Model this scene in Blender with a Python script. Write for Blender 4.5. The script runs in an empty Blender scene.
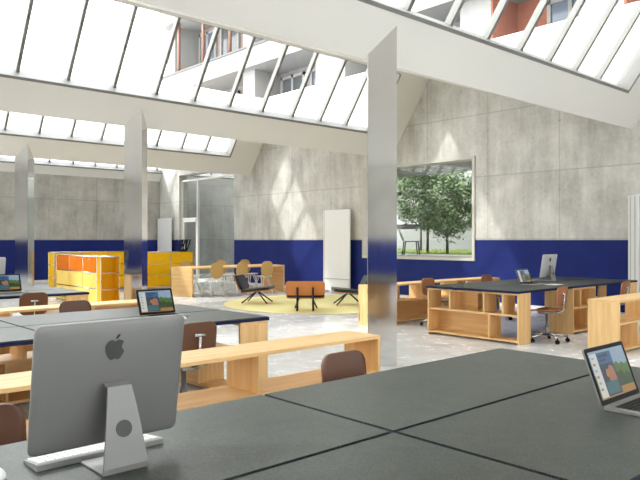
import bpy, bmesh, math, random
from mathutils import Vector, Matrix
random.seed(7)
C = bpy.context.scene.collection
PI = math.pi
H = 1.4                                   # eye height, metres
TH = math.atan2(734, 664)                 # angle between the hall's x axis and the view direction
FX, FY = math.cos(TH), math.sin(TH)

# ------------------------------------------------------------------ materials
M = {}
def new_mat(name):
    m = bpy.data.materials.new(name); m.use_nodes = True
    nt = m.node_tree
    b = nt.nodes['Principled BSDF']
    M[name] = m
    return m, nt, b
def simple(name, col, rough=.5, metal=0, spec=.5, emit=None, es=1.0):
    m, nt, b = new_mat(name)
    b.inputs['Base Color'].default_value = (*col, 1)
    b.inputs['Roughness'].default_value = rough
    b.inputs['Metallic'].default_value = metal
    b.inputs['Specular IOR Level'].default_value = spec
    # a light procedural grain so that no surface is perfectly flat
    tc = nt.nodes.new('ShaderNodeTexCoord'); nz = nt.nodes.new('ShaderNodeTexNoise')
    nz.inputs['Scale'].default_value = 60; nz.inputs['Detail'].default_value = 3
    bp = nt.nodes.new('ShaderNodeBump'); bp.inputs['Strength'].default_value = .02; bp.inputs['Distance'].default_value = .002
    nt.links.new(tc.outputs['Object'], nz.inputs['Vector']); nt.links.new(nz.outputs['Fac'], bp.inputs['Height'])
    nt.links.new(bp.outputs['Normal'], b.inputs['Normal'])
    if emit:
        b.inputs['Emission Color'].default_value = (*emit, 1); b.inputs['Emission Strength'].default_value = es
    return m
def N(nt, typ, **kw):
    n = nt.nodes.new(typ)
    for k, v in kw.items():
        if k in ('operation', 'blend_type', 'data_type', 'noise_dimensions', 'interpolation'): setattr(n, k, v)
        else: n.inputs[k].default_value = v
    return n
def math_(nt, op, a, b=None, c=None):
    n = nt.nodes.new('ShaderNodeMath'); n.operation = op
    for i, v in enumerate((a, b, c)):
        if v is None: continue
        if isinstance(v, (int, float)): n.inputs[i].default_value = v
        else: nt.links.new(v, n.inputs[i])
    return n.outputs[0]
def ramp(nt, fac, stops):
    r = nt.nodes.new('ShaderNodeValToRGB')
    e = r.color_ramp.elements
    while len(e) < len(stops): e.new(.5)
    for i, (p, c) in enumerate(stops):
        e[i].position = p; e[i].color = (*c, 1)
    nt.links.new(fac, r.inputs[0])
    return r.outputs[0]
def noise(nt, vec, scale, detail=4, rough=.5, mapscale=None, dist=0):
    if mapscale:
        mp = nt.nodes.new('ShaderNodeMapping'); mp.inputs['Scale'].default_value = mapscale
        nt.links.new(vec, mp.inputs['Vector']); vec = mp.outputs[0]
    n = nt.nodes.new('ShaderNodeTexNoise')
    n.inputs['Scale'].default_value = scale; n.inputs['Detail'].default_value = detail
    n.inputs['Roughness'].default_value = rough; n.inputs['Distortion'].default_value = dist
    nt.links.new(vec, n.inputs['Vector'])
    return n.outputs['Fac']
def mixc(nt, fac, a, b, mode='MIX'):
    n = nt.nodes.new('ShaderNodeMix'); n.data_type = 'RGBA'; n.blend_type = mode
    for i, v in ((0, fac), (6, a), (7, b)):
        if isinstance(v, (int, float)): n.inputs[i].default_value = v
        elif isinstance(v, tuple): n.inputs[i].default_value = (*v, 1)
        else: nt.links.new(v, n.inputs[i])
    return n.outputs[2]

def concrete(name, lo, hi, paint, along, ztop=1.4):
    """board-marked concrete above a painted wainscot 1.4 m high; along = 'X' or 'Y', the wall's run"""
    m, nt, b = new_mat(name)
    tc = nt.nodes.new('ShaderNodeTexCoord'); v = tc.outputs['Object']
    sp = nt.nodes.new('ShaderNodeSeparateXYZ'); nt.links.new(v, sp.inputs[0])
    u, z = sp.outputs[along], sp.outputs['Z']
    n1 = noise(nt, v, 1.3, 6, .62)
    n2 = noise(nt, v, 2.0, 5, .6, (2.6, 2.6, .35))
    n3 = noise(nt, v, 14, 5, .7)
    f = math_(nt, 'ADD', math_(nt, 'MULTIPLY', n1, .5), math_(nt, 'ADD', math_(nt, 'MULTIPLY', n2, .3), math_(nt, 'MULTIPLY', n3, .2)))
    col = ramp(nt, f, [(.38, lo), (.62, hi)])
    # pour joints and formwork seams
    def line(c, period, off, w):
        t = math_(nt, 'MODULO', math_(nt, 'ADD', c, 100 * period - off), period)
        t = math_(nt, 'MINIMUM', t, math_(nt, 'SUBTRACT', period, t))
        return math_(nt, 'LESS_THAN', t, w)
    j = math_(nt, 'MAXIMUM', line(u, 1.65, 8.2 - 1.65 * 4, .012), line(z, 1.36, 1.4 + .02, .014))
    # tie holes
    du = math_(nt, 'SUBTRACT', math_(nt, 'MODULO', math_(nt, 'ADD', u, 165.0 - 8.2 + 6.6 + .82), 1.65), .82)
    dz = math_(nt, 'SUBTRACT', math_(nt, 'MODULO', math_(nt, 'ADD', z, 136 - 1.4), 1.36), 1.0)
    rr = math_(nt, 'ADD', math_(nt, 'MULTIPLY', du, du), math_(nt, 'MULTIPLY', dz, dz))
    j2 = math_(nt, 'MAXIMUM', math_(nt, 'MULTIPLY', j, .55), math_(nt, 'MULTIPLY', math_(nt, 'LESS_THAN', rr, .0009), .8))
    col = mixc(nt, math_(nt, 'MULTIPLY', j2, .6), col, tuple(c * .55 for c in lo))
    isblue = math_(nt, 'LESS_THAN', z, ztop)
    pn = noise(nt, v, 3, 4)
    pc = ramp(nt, pn, [(.3, tuple(c * .92 for c in paint)), (.7, tuple(c * 1.08 for c in paint))])
    col = mixc(nt, isblue, col, pc)
    nt.links.new(col, b.inputs['Base Color'])
    ro = math_(nt, 'SUBTRACT', .8, math_(nt, 'MULTIPLY', isblue, .1)); nt.links.new(ro, b.inputs['Roughness'])
    bp = nt.nodes.new('ShaderNodeBump'); bp.inputs['Strength'].default_value = .25; bp.inputs['Distance'].default_value = .01
    nt.links.new(f, bp.inputs['Height']); nt.links.new(bp.outputs[0], b.inputs['Normal'])
    b.inputs['Specular IOR Level'].default_value = .2
    return m
NAVY = (.010, .021, .150)
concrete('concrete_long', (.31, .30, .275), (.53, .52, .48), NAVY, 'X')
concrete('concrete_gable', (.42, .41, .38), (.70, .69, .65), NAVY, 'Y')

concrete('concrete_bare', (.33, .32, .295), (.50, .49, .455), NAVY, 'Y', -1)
def oak(name, axis):
    m, nt, b = new_mat(name)
    tc = nt.nodes.new('ShaderNodeTexCoord'); v = tc.outputs['Object']
    sc = {'X': (.5, 9, 9), 'Y': (9, .5, 9), 'Z': (9, 9, .5)}[axis]
    f1 = noise(nt, v, 2.2, 5, .6, sc, .4)
    f2 = noise(nt, v, 9, 3, .6, sc)
    f = math_(nt, 'ADD', math_(nt, 'MULTIPLY', f1, .7), math_(nt, 'MULTIPLY', f2, .3))
    col = ramp(nt, f, [(.3, (.64, .385, .155)), (.5, (.77, .50, .225)), (.72, (.86, .60, .305))])
    nt.links.new(col, b.inputs['Base Color'])
    b.inputs['Roughness'].default_value = .45; b.inputs['Specular IOR Level'].default_value = .3
    bp = nt.nodes.new('ShaderNodeBump'); bp.inputs['Strength'].default_value = .06; bp.inputs['Distance'].default_value = .003
    nt.links.new(f, bp.inputs['Height']); nt.links.new(bp.outputs[0], b.inputs['Normal'])
for a in 'XYZ': oak('oak_' + a, a)

def lino():
    m, nt, b = new_mat('linoleum')
    tc = nt.nodes.new('ShaderNodeTexCoord'); v = tc.outputs['Object']
    n1 = noise(nt, v, 170, 2, .6); n2 = noise(nt, v, 12, 4, .6)
    f = math_(nt, 'ADD', math_(nt, 'MULTIPLY', n1, .75), math_(nt, 'MULTIPLY', n2, .25))
    col = ramp(nt, f, [(.36, (.017, .023, .019)), (.5, (.034, .041, .034)), (.66, (.068, .077, .065))])
    nt.links.new(col, b.inputs['Base Color'])
    b.inputs['Roughness'].default_value = .40; b.inputs['Specular IOR Level'].default_value = .34
    bp = nt.nodes.new('ShaderNodeBump'); bp.inputs['Strength'].default_value = .08; bp.inputs['Distance'].default_value = .002
    nt.links.new(n1, bp.inputs['Height']); nt.links.new(bp.outputs[0], b.inputs['Normal'])
lino()
def floor_mat():
    m, nt, b = new_mat('polished_concrete')
    tc = nt.nodes.new('ShaderNodeTexCoord'); v = tc.outputs['Object']
    n1 = noise(nt, v, .8, 8, .66, None, 1.2); n2 = noise(nt, v, 5, 6, .7, None, .6)
    f = math_(nt, 'ADD', math_(nt, 'MULTIPLY', n1, .65), math_(nt, 'MULTIPLY', n2, .35))
    col = ramp(nt, f, [(.36, (.60, .60, .595)), (.5, (.74, .745, .745)), (.64, (.85, .86, .88))])
    nt.links.new(col, b.inputs['Base Color'])
    ro = math_(nt, 'ADD', .12, math_(nt, 'MULTIPLY', n2, .25)); nt.links.new(ro, b.inputs['Roughness'])
floor_mat()
def steel_mat():
    m, nt, b = new_mat('mirror_steel')
    tc = nt.nodes.new('ShaderNodeTexCoord'); v = tc.outputs['Object']
    n1 = noise(nt, v, 3, 3, .5, (6, 6, .3))
    b.inputs['Base Color'].default_value = (.70, .69, .68, 1); b.inputs['Metallic'].default_value = 1
    ro = math_(nt, 'ADD', .06, math_(nt, 'MULTIPLY', n1, .04)); nt.links.new(ro, b.inputs['Roughness'])
steel_mat()
def brick_mat():
    m, nt, b = new_mat('red_brick')
    tc = nt.nodes.new('ShaderNodeTexCoord'); v = tc.outputs['Object']
    n1 = noise(nt, v, 6, 5, .6)
    nt.links.new(ramp(nt, n1, [(.3, (.20, .06, .033)), (.7, (.26, .085, .05))]), b.inputs['Base Color']); b.inputs['Roughness'].default_value = .9
brick_mat()
def glass_mat():
    m = bpy.data.materials.new('clear_glass'); m.use_nodes = True; nt = m.node_tree; nt.nodes.clear()
    o = nt.nodes.new('ShaderNodeOutputMaterial'); mx = nt.nodes.new('ShaderNodeMixShader')
    t = nt.nodes.new('ShaderNodeBsdfTransparent'); t.inputs[0].default_value = (.94, .96, .96, 1)
    g = nt.nodes.new('ShaderNodeBsdfGlossy'); g.inputs['Roughness'].default_value = .01
    lw = nt.nodes.new('ShaderNodeLayerWeight'); lw.inputs[0].default_value = .5
    fr = math_(nt, 'ADD', .03, math_(nt, 'MULTIPLY', math_(nt, 'POWER', lw.outputs['Facing'], 5), .6))
    nt.links.new(fr, mx.inputs[0]); nt.links.new(t.outputs[0], mx.inputs[1]); nt.links.new(g.outputs[0], mx.inputs[2])
    nt.links.new(mx.outputs[0], o.inputs[0]); M['glass'] = m
glass_mat()
def leaf_mat():
    m, nt, b = new_mat('leaf')
    oi = nt.nodes.new('ShaderNodeTexCoord')
    n1 = noise(nt, oi.outputs['Object'], 1.7, 4, .7)
    nt.links.new(ramp(nt, n1, [(.3, (.055, .10, .033)), (.7, (.15, .21, .09))]), b.inputs['Base Color']); b.inputs['Roughness'].default_value = .6
leaf_mat()
simple('white_ceiling', (.745, .73, .69), .7)
simple('skylight_grey', (.20, .195, .182), .5)
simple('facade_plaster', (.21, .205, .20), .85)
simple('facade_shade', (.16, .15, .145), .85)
simple('garden_plaster', (.16, .16, .155), .85)
simple('white_frame', (.78, .76, .72), .4)
simple('white_render', (.82, .82, .80), .8)
simple('white_panel', (.80, .80, .80), .35)
simple('warm_grey_frame', (.52, .50, .455), .5)
simple('navy_edge', (.006, .010, .055), .5, 0, .2)
simple('aluminium', (.27, .265, .26), .5, .4)
simple('aluminium_light', (.28, .278, .275), .5, .3)
simple('dark_inlay', (.13, .13, .133), .25, .5)
simple('grey_grommet', (.055, .055, .057), .45)
simple('lit_aluminium', (.62, .62, .62), .45, .2)  # aluminium copy with stronger light put into its colour, for the small computers
simple('key_grey', (.5, .5, .49), .4)
simple('white_plastic', (.82, .82, .82), .3)
simple('black_plastic', (.008, .008, .009), .5, 0, .15)
simple('black_metal', (.010, .010, .011), .35, .3)
simple('black_leather', (.016, .016, .018), .38)
simple('brown_shell', (.125, .052, .027), .38)
simple('orange_brown_shell', (.33, .13, .05), .38)
simple('chrome', (.66, .66, .67), .18, 1)
simple('steel_grey', (.30, .30, .31), .35, .8)
simple('yellow_metal', (.90, .50, .005), .4, 0, .12)
simple('pale_yellow_metal', (.92, .64, .15), .4, 0, .12)
simple('orange_metal', (.70, .17, .004), .4, 0, .12)
simple('yellow_rug', (.88, .80, .38), .95)
simple('plywood', (.56, .20, .045), .35)
simple('light_ply', (.52, .32, .11), .4)
simple('wire_white', (.80, .80, .80), .3)
simple('bark', (.05, .043, .036), .9)
simple('canopy_grey', (.30, .30, .29), .8)
simple('grass', (.13, .19, .03), .9)
simple('paving', (.45, .44, .42), .85)
simple('blue_glass', (.09, .11, .15), .1)
simple('grey_glass', (.07, .075, .075), .1)
simple('pink_curtain', (.20, .15, .13), .9)
simple('paper', (.84, .84, .83), .8)
def scr(name, col, s=.34): simple(name, (.01, .01, .01), .2, 0, .5, col, s)
scr('screen_sky', (.30, .42, .55)); scr('screen_green', (.07, .16, .02)); scr('screen_dark_green', (.022, .06, .012))
scr('screen_gold', (.42, .21, .05)); scr('screen_white', (.70, .72, .68)); scr('screen_blue', (.03, .12, .26)); scr('screen_deep', (.015, .04, .09))
scr('screen_skin', (.40, .16, .09)); scr('screen_teal', (.03, .14, .16))

# ------------------------------------------------------------------ mesh helpers
def bm_box(bm, x0, x1, y0, y1, z0, z1, mi=0, bevel=0, seg=2):
    r = bmesh.ops.create_cube(bm, size=1)
    vs = r['verts']
    for v in vs:
        v.co = Vector(((x0 + x1) / 2 + v.co.x * (x1 - x0), (y0 + y1) / 2 + v.co.y * (y1 - y0), (z0 + z1) / 2 + v.co.z * (z1 - z0)))
    fs = {f for v in vs for f in v.link_faces}
    for f in fs: f.material_index = mi
    if bevel:
        es = list({e for v in vs for e in v.link_edges})
        bmesh.ops.bevel(bm, geom=es, offset=bevel, segments=seg, affect='EDGES', profile=.6)
    return vs
def bm_prism(bm, poly, axis, a, b, mi=0):
    """extrude a polygon: axis 'X' -> poly is (y,z); 'Y' -> (x,z); 'Z' -> (x,y)"""
    def P(p, t):
        return {'X': (t, p[0], p[1]), 'Y': (p[0], t, p[1]), 'Z': (p[0], p[1], t)}[axis]
    va = [bm.verts.new(P(p, a)) for p in poly]; vb = [bm.verts.new(P(p, b)) for p in poly]
    fs = [bm.faces.new(va), bm.faces.new(vb[::-1])]
    n = len(poly)
    for i in range(n): fs.append(bm.faces.new((va[i], vb[i], vb[(i + 1) % n], va[(i + 1) % n])))
    for f in fs: f.material_index = mi
    return fs
def bm_tube(bm, pts, r, seg=8, mi=0, caps=True, r1=None):
    pts = [Vector(p) for p in pts]; rings = []
    n = len(pts)
    for i, p in enumerate(pts):
        d = (pts[min(i + 1, n - 1)] - pts[max(i - 1, 0)]).normalized()
        up = Vector((0, 0, 1)) if abs(d.z) < .95 else Vector((1, 0, 0))
        s = d.cross(up).normalized(); t = s.cross(d).normalized()
        rr = r if r1 is None else r + (r1 - r) * i / max(1, n - 1)
        rings.append([bm.verts.new(p + s * (rr * math.cos(2 * PI * k / seg)) + t * (rr * math.sin(2 * PI * k / seg))) for k in range(seg)])
    fs = []
    for i in range(n - 1):
        for k in range(seg):
            fs.append(bm.faces.new((rings[i][k], rings[i][(k + 1) % seg], rings[i + 1][(k + 1) % seg], rings[i + 1][k])))
    if caps: fs += [bm.faces.new(rings[0][::-1]), bm.faces.new(rings[-1])]
    for f in fs: f.material_index = mi; f.smooth = seg > 6
    return fs
def bm_lathe(bm, prof, seg=24, cx=0, cy=0, mi=0):
    rings = [[bm.verts.new((cx + r * math.cos(2 * PI * k / seg), cy + r * math.sin(2 * PI * k / seg), z)) for k in range(seg)] for r, z in prof]
    for i in range(len(rings) - 1):
        for k in range(seg):
            f = bm.faces.new((rings[i][k], rings[i][(k + 1) % seg], rings[i + 1][(k + 1) % seg], rings[i + 1][k])); f.smooth = True; f.material_index = mi
    bm.faces.new(rings[0][::-1]); bm.faces.new(rings[-1])
def rrect(w, h, r, n=6):
    pts = []
    for cx, cy, a0 in ((w / 2 - r, h / 2 - r, 0), (-w / 2 + r, h / 2 - r, PI / 2), (-w / 2 + r, -h / 2 + r, PI), (w / 2 - r, -h / 2 + r, 1.5 * PI)):
        for k in range(n + 1):
            a = a0 + PI / 2 * k / n; pts.append((cx + r * math.cos(a), cy + r * math.sin(a)))
    return pts
def bm_plate(bm, w, h, r, thick, fn, nu=14, nv=10, mi=0):
    """rounded-corner curved shell; fn(u, v, off) -> Vector, u in [-w/2,w/2], v in [0,h], off across the thickness"""
    def hw(v):
        d = min(v, h - v)
        return w / 2 if d >= r else w / 2 - r + math.sqrt(max(0, r * r - (r - d) ** 2))
    vs = []
    # denser rows near the rounded ends
    for j in range(nv + 1):
        t = j / nv; vs.append(h * (.5 - .5 * math.cos(PI * t)))
    lay = []
    for off in (thick / 2, -thick / 2):
        lay.append([[bm.verts.new(fn(-hw(v) + 2 * hw(v) * i / nu, v, off)) for i in range(nu + 1)] for v in vs])
    def q(a, b, c, d):
        try:
            f = bm.faces.new((a, b, c, d)); f.smooth = True; f.material_index = mi
        except ValueError: pass
    A, B = lay
    for j in range(nv):
        for i in range(nu):
            q(A[j][i], A[j][i + 1], A[j + 1][i + 1], A[j + 1][i]); q(B[j][i], B[j + 1][i], B[j + 1][i + 1], B[j][i + 1])
        q(A[j][0], A[j + 1][0], B[j + 1][0], B[j][0]); q(A[j][nu], B[j][nu], B[j + 1][nu], A[j + 1][nu])
    for i in range(nu):
        q(A[0][i], B[0][i], B[0][i + 1], A[0][i + 1]); q(A[nv][i], A[nv][i + 1], B[nv][i + 1], B[nv][i])
def obj(name, bm, mats, parent=None, recalc=True):
    if recalc: bmesh.ops.recalc_face_normals(bm, faces=bm.faces[:])
    me = bpy.data.meshes.new(name); bm.to_mesh(me); bm.free()
    for m in (mats if isinstance(mats, (list, tuple)) else [mats]): me.materials.append(M[m])
    o = bpy.data.objects.new(name, me); C.objects.link(o)
    if parent: o.parent = parent
    return o
def box(name, mat, x0, x1, y0, y1, z0, z1, parent=None, bevel=0):
    bm = bmesh.new(); bm_box(bm, x0, x1, y0, y1, z0, z1, 0, bevel); return obj(name, bm, mat, parent)
def thing(name, label, cat, loc=(0, 0, 0), rot=0, group=None):
    o = bpy.data.objects.new(name, None); C.objects.link(o); o.empty_display_size = .1
    o.location = loc; o.rotation_euler = (0, 0, rot)
    return tag(o, label, cat, group)
def tag(o, label, cat, group=None):
    o['label'] = label; o['category'] = cat
    if group: o['group'] = group
    return o
def struct(o): o['kind'] = 'structure'; return o
def dup(root, loc, rot, label, group=None):
    r = root.copy(); C.objects.link(r); r.location = loc; r.rotation_euler = (0, 0, rot)
    r['label'] = label
    if group: r['group'] = group
    for ch in list(root.children):
        c = ch.copy(); C.objects.link(c); c.parent = r
        for g in list(ch.children):
            d = g.copy(); C.objects.link(d); d.parent = c
    return r

# ------------------------------------------------------------------ the hall
XW = 12.3            # gable wall with the window
YW = 22.6            # long far wall
X0, Y0 = -6.0, -5.5
XR = 16.8            # back of the recess behind the glazed partition
PAR = 5.65           # parapet height
struct(box('floor', 'polished_concrete', X0 - .3, XR + .3, Y0 - .3, YW + .3, -.2, 0))

WY0, WY1, WZ0, WZ1 = 8.52, 11.95, .94, 3.25       # picture window
OY0, OY1, OZ = 17.72, 21.17, 3.72                  # opening to the recess
bm = bmesh.new(); T = .32; BZ0, BZ1 = 1.45, 3.35
for y0, y1, z0, z1 in ((Y0, WY0, 0, PAR), (WY0, WY1, 0, WZ0), (WY0, WY1, WZ1, PAR), (WY1, OY0, 0, PAR), (OY0, OY1, OZ, PAR), (OY1, YW, 0, PAR)):
    bm_box(bm, XW, XW + T, y0, y1, z0, z1)
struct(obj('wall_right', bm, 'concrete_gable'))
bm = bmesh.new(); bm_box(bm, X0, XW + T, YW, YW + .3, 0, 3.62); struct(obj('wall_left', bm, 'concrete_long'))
# walls behind the camera, with unseen strip windows added to brighten the hall
def holed(name, mat, run, fixed, t, lo, hi, holes, idx):
    bm = bmesh.new(); fr = bmesh.new()
    def bx(b, u0, u1, d0, d1, z0, z1):
        if run == 'X': bm_box(b, u0, u1, fixed - d1, fixed - d0, z0, z1)
        else: bm_box(b, fixed - d1, fixed - d0, u0, u1, z0, z1)
    u = lo
    for h0, h1 in holes:
        bx(bm, u, h0, 0, t, 0, PAR); bx(bm, h0, h1, 0, t, 0, BZ0); bx(bm, h0, h1, 0, t, BZ1, PAR); u = h1
    bx(bm, u, hi, 0, t, 0, PAR)
    struct(obj(name, bm, mat))
    for i, (h0, h1) in enumerate(holes):
        fr = bmesh.new(); n = max(1, round((h1 - h0) / 1.6))
        for k in range(n + 1):
            c = h0 + .04 + (h1 - h0 - .08) * k / n; bx(fr, c - .04, c + .04, .1, .2, BZ0, BZ1)
        for z in (BZ0 + .04, BZ1 - .04): bx(fr, h0, h1, .1, .2, z - .04, z + .04)
        w = struct(obj('window_%d' % (idx + i), fr, 'white_frame'))
        gb = bmesh.new(); bx(gb, h0, h1, .145, .155, BZ0, BZ1); obj('glass_pane', gb, 'glass', w)
holed('wall_back', 'concrete_long', 'X', Y0, .3, X0, XW, ((-.5, 11.0),), 8)
holed('wall_near', 'concrete_gable', 'Y', X0, .3, Y0 - .3, YW + .3, ((-3.2, 1.6), (7.6, 10.6), (16.2, 21.5)), 9)
bm = bmesh.new(); bm_box(bm, XR, XR + .3, 17.4, YW, 0, 3.85); bm_box(bm, XW + T, XR, 17.4, OY0, 0, 4.2)
bm_box(bm, XW + T, XR, YW, YW + .3, 0, 3.62)
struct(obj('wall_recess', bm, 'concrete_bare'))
# white plastered outer face and coping of the gable parapet
struct(box('trim_1', 'white_render', XW + T, XW + T + .06, Y0, 16.8, 3.9, PAR + .03))
struct(box('trim_2', 'white_render', XW - .03, XW + T + .06, Y0, YW, PAR, PAR + .05))

PITCH = 5.865; V0 = 5.14; ZV, ZR, RY = 3.41, 5.17, 1.22      # valley height, ridge height, run of the steep side
SY, SZ = .33, .46                                           # sill offset
nY, nZ = .815, .58                                          # outward normal of the glazed slope
TD = .24
XG0, XG1 = -5.5, 11.35
def roof(k, xend):
    v = V0 + k * PITCH; r = v + PITCH - RY
    S = (v - SY, ZV + SZ); Sp = (S[0] + nY * TD, S[1] + nZ * TD)
    G = (v + .12, ZV + .64)
    R = (r, ZR); Tt = (r + .03, ZR - .045); Tp = (Tt[0] + nY * TD, Tt[1] + nZ * TD); O = (r + .30, PAR)
    bm = bmesh.new()
    bm_prism(bm, [(v, ZV), R, Tt, Tp, O, G, Sp, S], 'X', X0, xend)
    struct(obj('ceiling', bm, 'white_ceiling'))
for k in (-2, -1, 0, 1): roof(k, XW + .02)
roof(2, XW + T)
v = V0 + 3 * PITCH
bm = bmesh.new(); bm_prism(bm, [(v, ZV), (v - SY, ZV + SZ), (v - SY + nY * TD, ZV + SZ + nZ * TD), (v + .2, ZV + .66)], 'X', X0, XR + .3)
struct(obj('ceiling', bm, 'white_ceiling'))
def glazing(idx, k, xg1, xend):
    """sloping skylight on the steep side that rises from valley k towards the camera"""
    v = V0 + k * PITCH
    S = Vector((v - SY, ZV + SZ)); Tt = Vector((v - RY + .03, ZR - .045)); n = Vector((nY, nZ))
    # white slabs closing the slope at both ends
    bm = bmesh.new()
    for xa, xb in ((xg1, xend), (X0, XG0)):
        bm_prism(bm, [S, Tt, Tt + n * TD, S + n * TD], 'X', xa, xb)
    struct(obj('ceiling', bm, 'white_ceiling'))
    bm = bmesh.new()
    d = (Tt - S).normalized()
    def bar(xa, xb, s0, s1, t0, t1, b):
        p = [S + d * s0 + n * t0, S + d * s1 + n * t0, S + d * s1 + n * t1, S + d * s0 + n * t1]
        bm_prism(b, p, 'X', xa, xb)
    L = (Tt - S).length
    bar(XG0, xg1, -.003, .045, -.004, .26, bm); bar(XG0, xg1, L - .02, L + .003, .05, .26, bm)
    bar(XG0, XG0 + .05, .045, L - .02, -.004, .26, bm); bar(xg1 - .045, xg1 + .003, .045, L - .02, -.004, .26, bm)
    w = struct(obj('window_%d' % idx, bm, 'skylight_grey'))
    x = 11.35 - .792
    xs = []
    while x > XG0 + .2: xs.append(x); x -= .792
    x = 11.35
    while x < xg1 - .2: xs.append(x); x += .792
    for x in xs:
        b2 = bmesh.new(); bar(x - .027, x + .027, .045, L - .02, .16, .26, b2); obj('mullion', b2, 'skylight_grey', w)
    b3 = bmesh.new(); bar(XG0, xg1, .02, L - .02, .19, .20, b3); obj('glass_pane', b3, 'glass', w)
for i, k in enumerate((-1, 0, 1, 2)): glazing(2 + i, k, XG1, XW + .02)
glazing(6, 3, 16.4, XR + .3)

# picture window
bm = bmesh.new()
f = .065
for y0, y1, z0, z1 in ((WY0, WY0 + f, WZ0, WZ1), (WY1 - f, WY1, WZ0, WZ1), (WY0 + f, WY1 - f, WZ0, WZ0 + f), (WY0 + f, WY1 - f, WZ1 - f, WZ1)):
    bm_box(bm, XW - .03, XW + T, y0, y1, z0, z1)
w = struct(obj('window_1', bm, 'warm_grey_frame'))
box('glass_pane', 'glass', XW + .16, XW + .17, WY0 + f, WY1 - f, WZ0 + f, WZ1 - f, w)
# recess: solid ceiling with a flat rooflight along its back wall
XL = XR - 1.1
struct(box('ceiling', 'white_ceiling', XW + T, XL, 17.4, 21.5, 4.2, 4.4))
bm = bmesh.new()
for y in [17.4 + 4.2 * i / 5 for i in range(6)]: bm_box(bm, XL, XR + .3, y - .03, y + .03, 4.2, 4.3)
w = struct(obj('window_12', bm, 'skylight_grey')); box('glass_pane', 'glass', XL, XR + .3, 17.4, 21.6, 4.245, 4.255, w)
# glazed partition with a door to the recess
bm = bmesh.new()
for y0, y1, z0, z1 in ((OY0, OY0 + .05, 0, 3.55), (20.08, 20.14, 0, 3.55), (OY1 - .05, OY1, 0, 3.55), (OY0, OY1, 3.49, 3.55), (20.1, OY1, 2.12, 2.19), (OY0, 20.1, 0, .06)):
    bm_box(bm, XW + .1, XW + .18, y0, y1, z0, z1)
w = struct(obj('window_7', bm, 'white_frame'))
box('glass_pane', 'glass', XW + .135, XW + .145, OY0 + .05, 20.08, .05, 3.48, w)
box('glass_pane', 'glass', XW + .135, XW + .145, 20.13, OY1 - .05, 2.2, 3.48, w)
bm = bmesh.new()
for y0, y1, z0, z1 in ((20.16, 20.22, .01, 2.11), (21.03, 21.09, .01, 2.11), (20.16, 21.09, .01, .1), (20.16, 21.09, 2.04, 2.11)):
    bm_box(bm, XW + .11, XW + .16, y0, y1, z0, z1)
dr = struct(obj('door_1', bm, 'white_frame'))
box('glass_pane', 'glass', XW + .13, XW + .14, 20.2, 21.05, .08, 2.06, dr)
bm = bmesh.new(); bm_tube(bm, [(XW + .1, 20.24, 1.02), (XW + .05, 20.24, 1.02), (XW + .05, 20.36, 1.02)], .011); obj('door_handle', bm, 'steel_grey', dr)
# white skirting at the foot of the gable wall
bm = bmesh.new()
for y0, y1 in ((Y0, OY0),): bm_box(bm, XW - .015, XW, y0, y1, 0, .07)
struct(obj('baseboard_right', bm, 'white_frame'))
struct(box('baseboard_left', 'white_frame', X0, XR, YW - .015, YW, 0, .07))

# ------------------------------------------------------------------ columns (mirror clad, set diagonally)
a = .226
for k, lab in ((0, 'nearest mirror-polished steel column, right of the lounge rug'), (1, 'mirror-polished steel column right of the yellow cabinet with orange doors'), (2, 'farthest mirror-polished steel column, left of the yellow cabinet with orange doors')):
    y = V0 + k * PITCH
    bm = bmesh.new()
    bm_prism(bm, [(-a, 0), (0, -a), (a, 0), (0, a)], 'Z', 0, 3.80)
    o = obj('column', bm, 'mirror_steel'); o.location = ((5.56, 5.52, 5.53)[k], y - (.035 if k == 0 else 0), 0)
    tag(o, lab, 'column', 'mirrored columns')

# ------------------------------------------------------------------ oak storage units
UH, UM = .655, .37
def unit(label, L, D, h, ups, lows, up_backs=(), low_backs=(), loc=(0, 0, 0), rot=0, cat='storage bench', name='storage_bench', group='oak storage units', kick=.0, ends=(True, True)):
    """open oak unit: local x = length (0..L), open front at local y = 0, back at y = D"""
    r = thing(name, label, cat, loc, rot, group)
    t = .025
    gx = 'oak_X'
    box('top_panel', gx, 0, L, 0, D, h - t, h, r, .002)
    box('bottom_panel', gx, t, L - t, 0, D, .03, .03 + t, r)
    m = UM * (h / .64)
    box('shelf', gx, t, L - t, .004, D - .004, m - t, m, r)
    for x in (0, L - t): box('end_panel', 'oak_Z' if D < .5 else 'oak_Y', x, x + t, 0, D, 0, h - t, r, .002)
    for u in ups: box('divider', 'oak_Z', u - t / 2, u + t / 2, .004, D - .004, m, h - t, r)
    for u in lows: box('divider', 'oak_Z', u - t / 2, u + t / 2, .004, D - .004, .03 + t, m - t, r)
    for x0, x1 in up_backs: box('back_panel', gx, x0, x1, D - .03, D - .012, m, h - t, r)
    for x0, x1 in low_backs: box('back_panel', gx, x0, x1, D - .03, D - .012, .03 + t, m - t, r)
    return r
BY0, BD = 3.53, .38
# benches between the rows of desks (run along x, open towards the camera side)
unit('long low oak bench of open shelves behind the big grey monitor, nearest the front', 4.55, BD, UH, (.9, 1.7, 3.38), (.9, 1.7, 3.38), (), ((0, .9), (.9, 1.7)), (-.72, BY0, 0))
unit('long low oak bench of open shelves between the laptop desk and the far-left desks', 4.4, BD, UH, (.9, 1.8, 2.7, 3.6), (.9, 2.7), ((3.6, 4.36),), ((0, .9), (.9, 2.7), (2.7, 4.36)), (-.42, BY0 + 3.84, 0))
unit('low oak bench of open shelves at the right edge, in front of the blue wall', 3.4, BD + .02, UH, (1.1, 2.2), (.55, 1.7), (), ((1.7, 3.36),), (8.15, BY0 + .03, 0))
unit('long low oak bench against the blue wall below the picture window, behind the right-hand desk', 3.6, BD, .66, (.55, 1.3, 2.2, 3.0), (1.8,), ((.55, 1.0), (2.4, 2.9)), ((0, 1.8), (1.8, 3.56)), (7.86, 7.36, 0))

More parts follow.
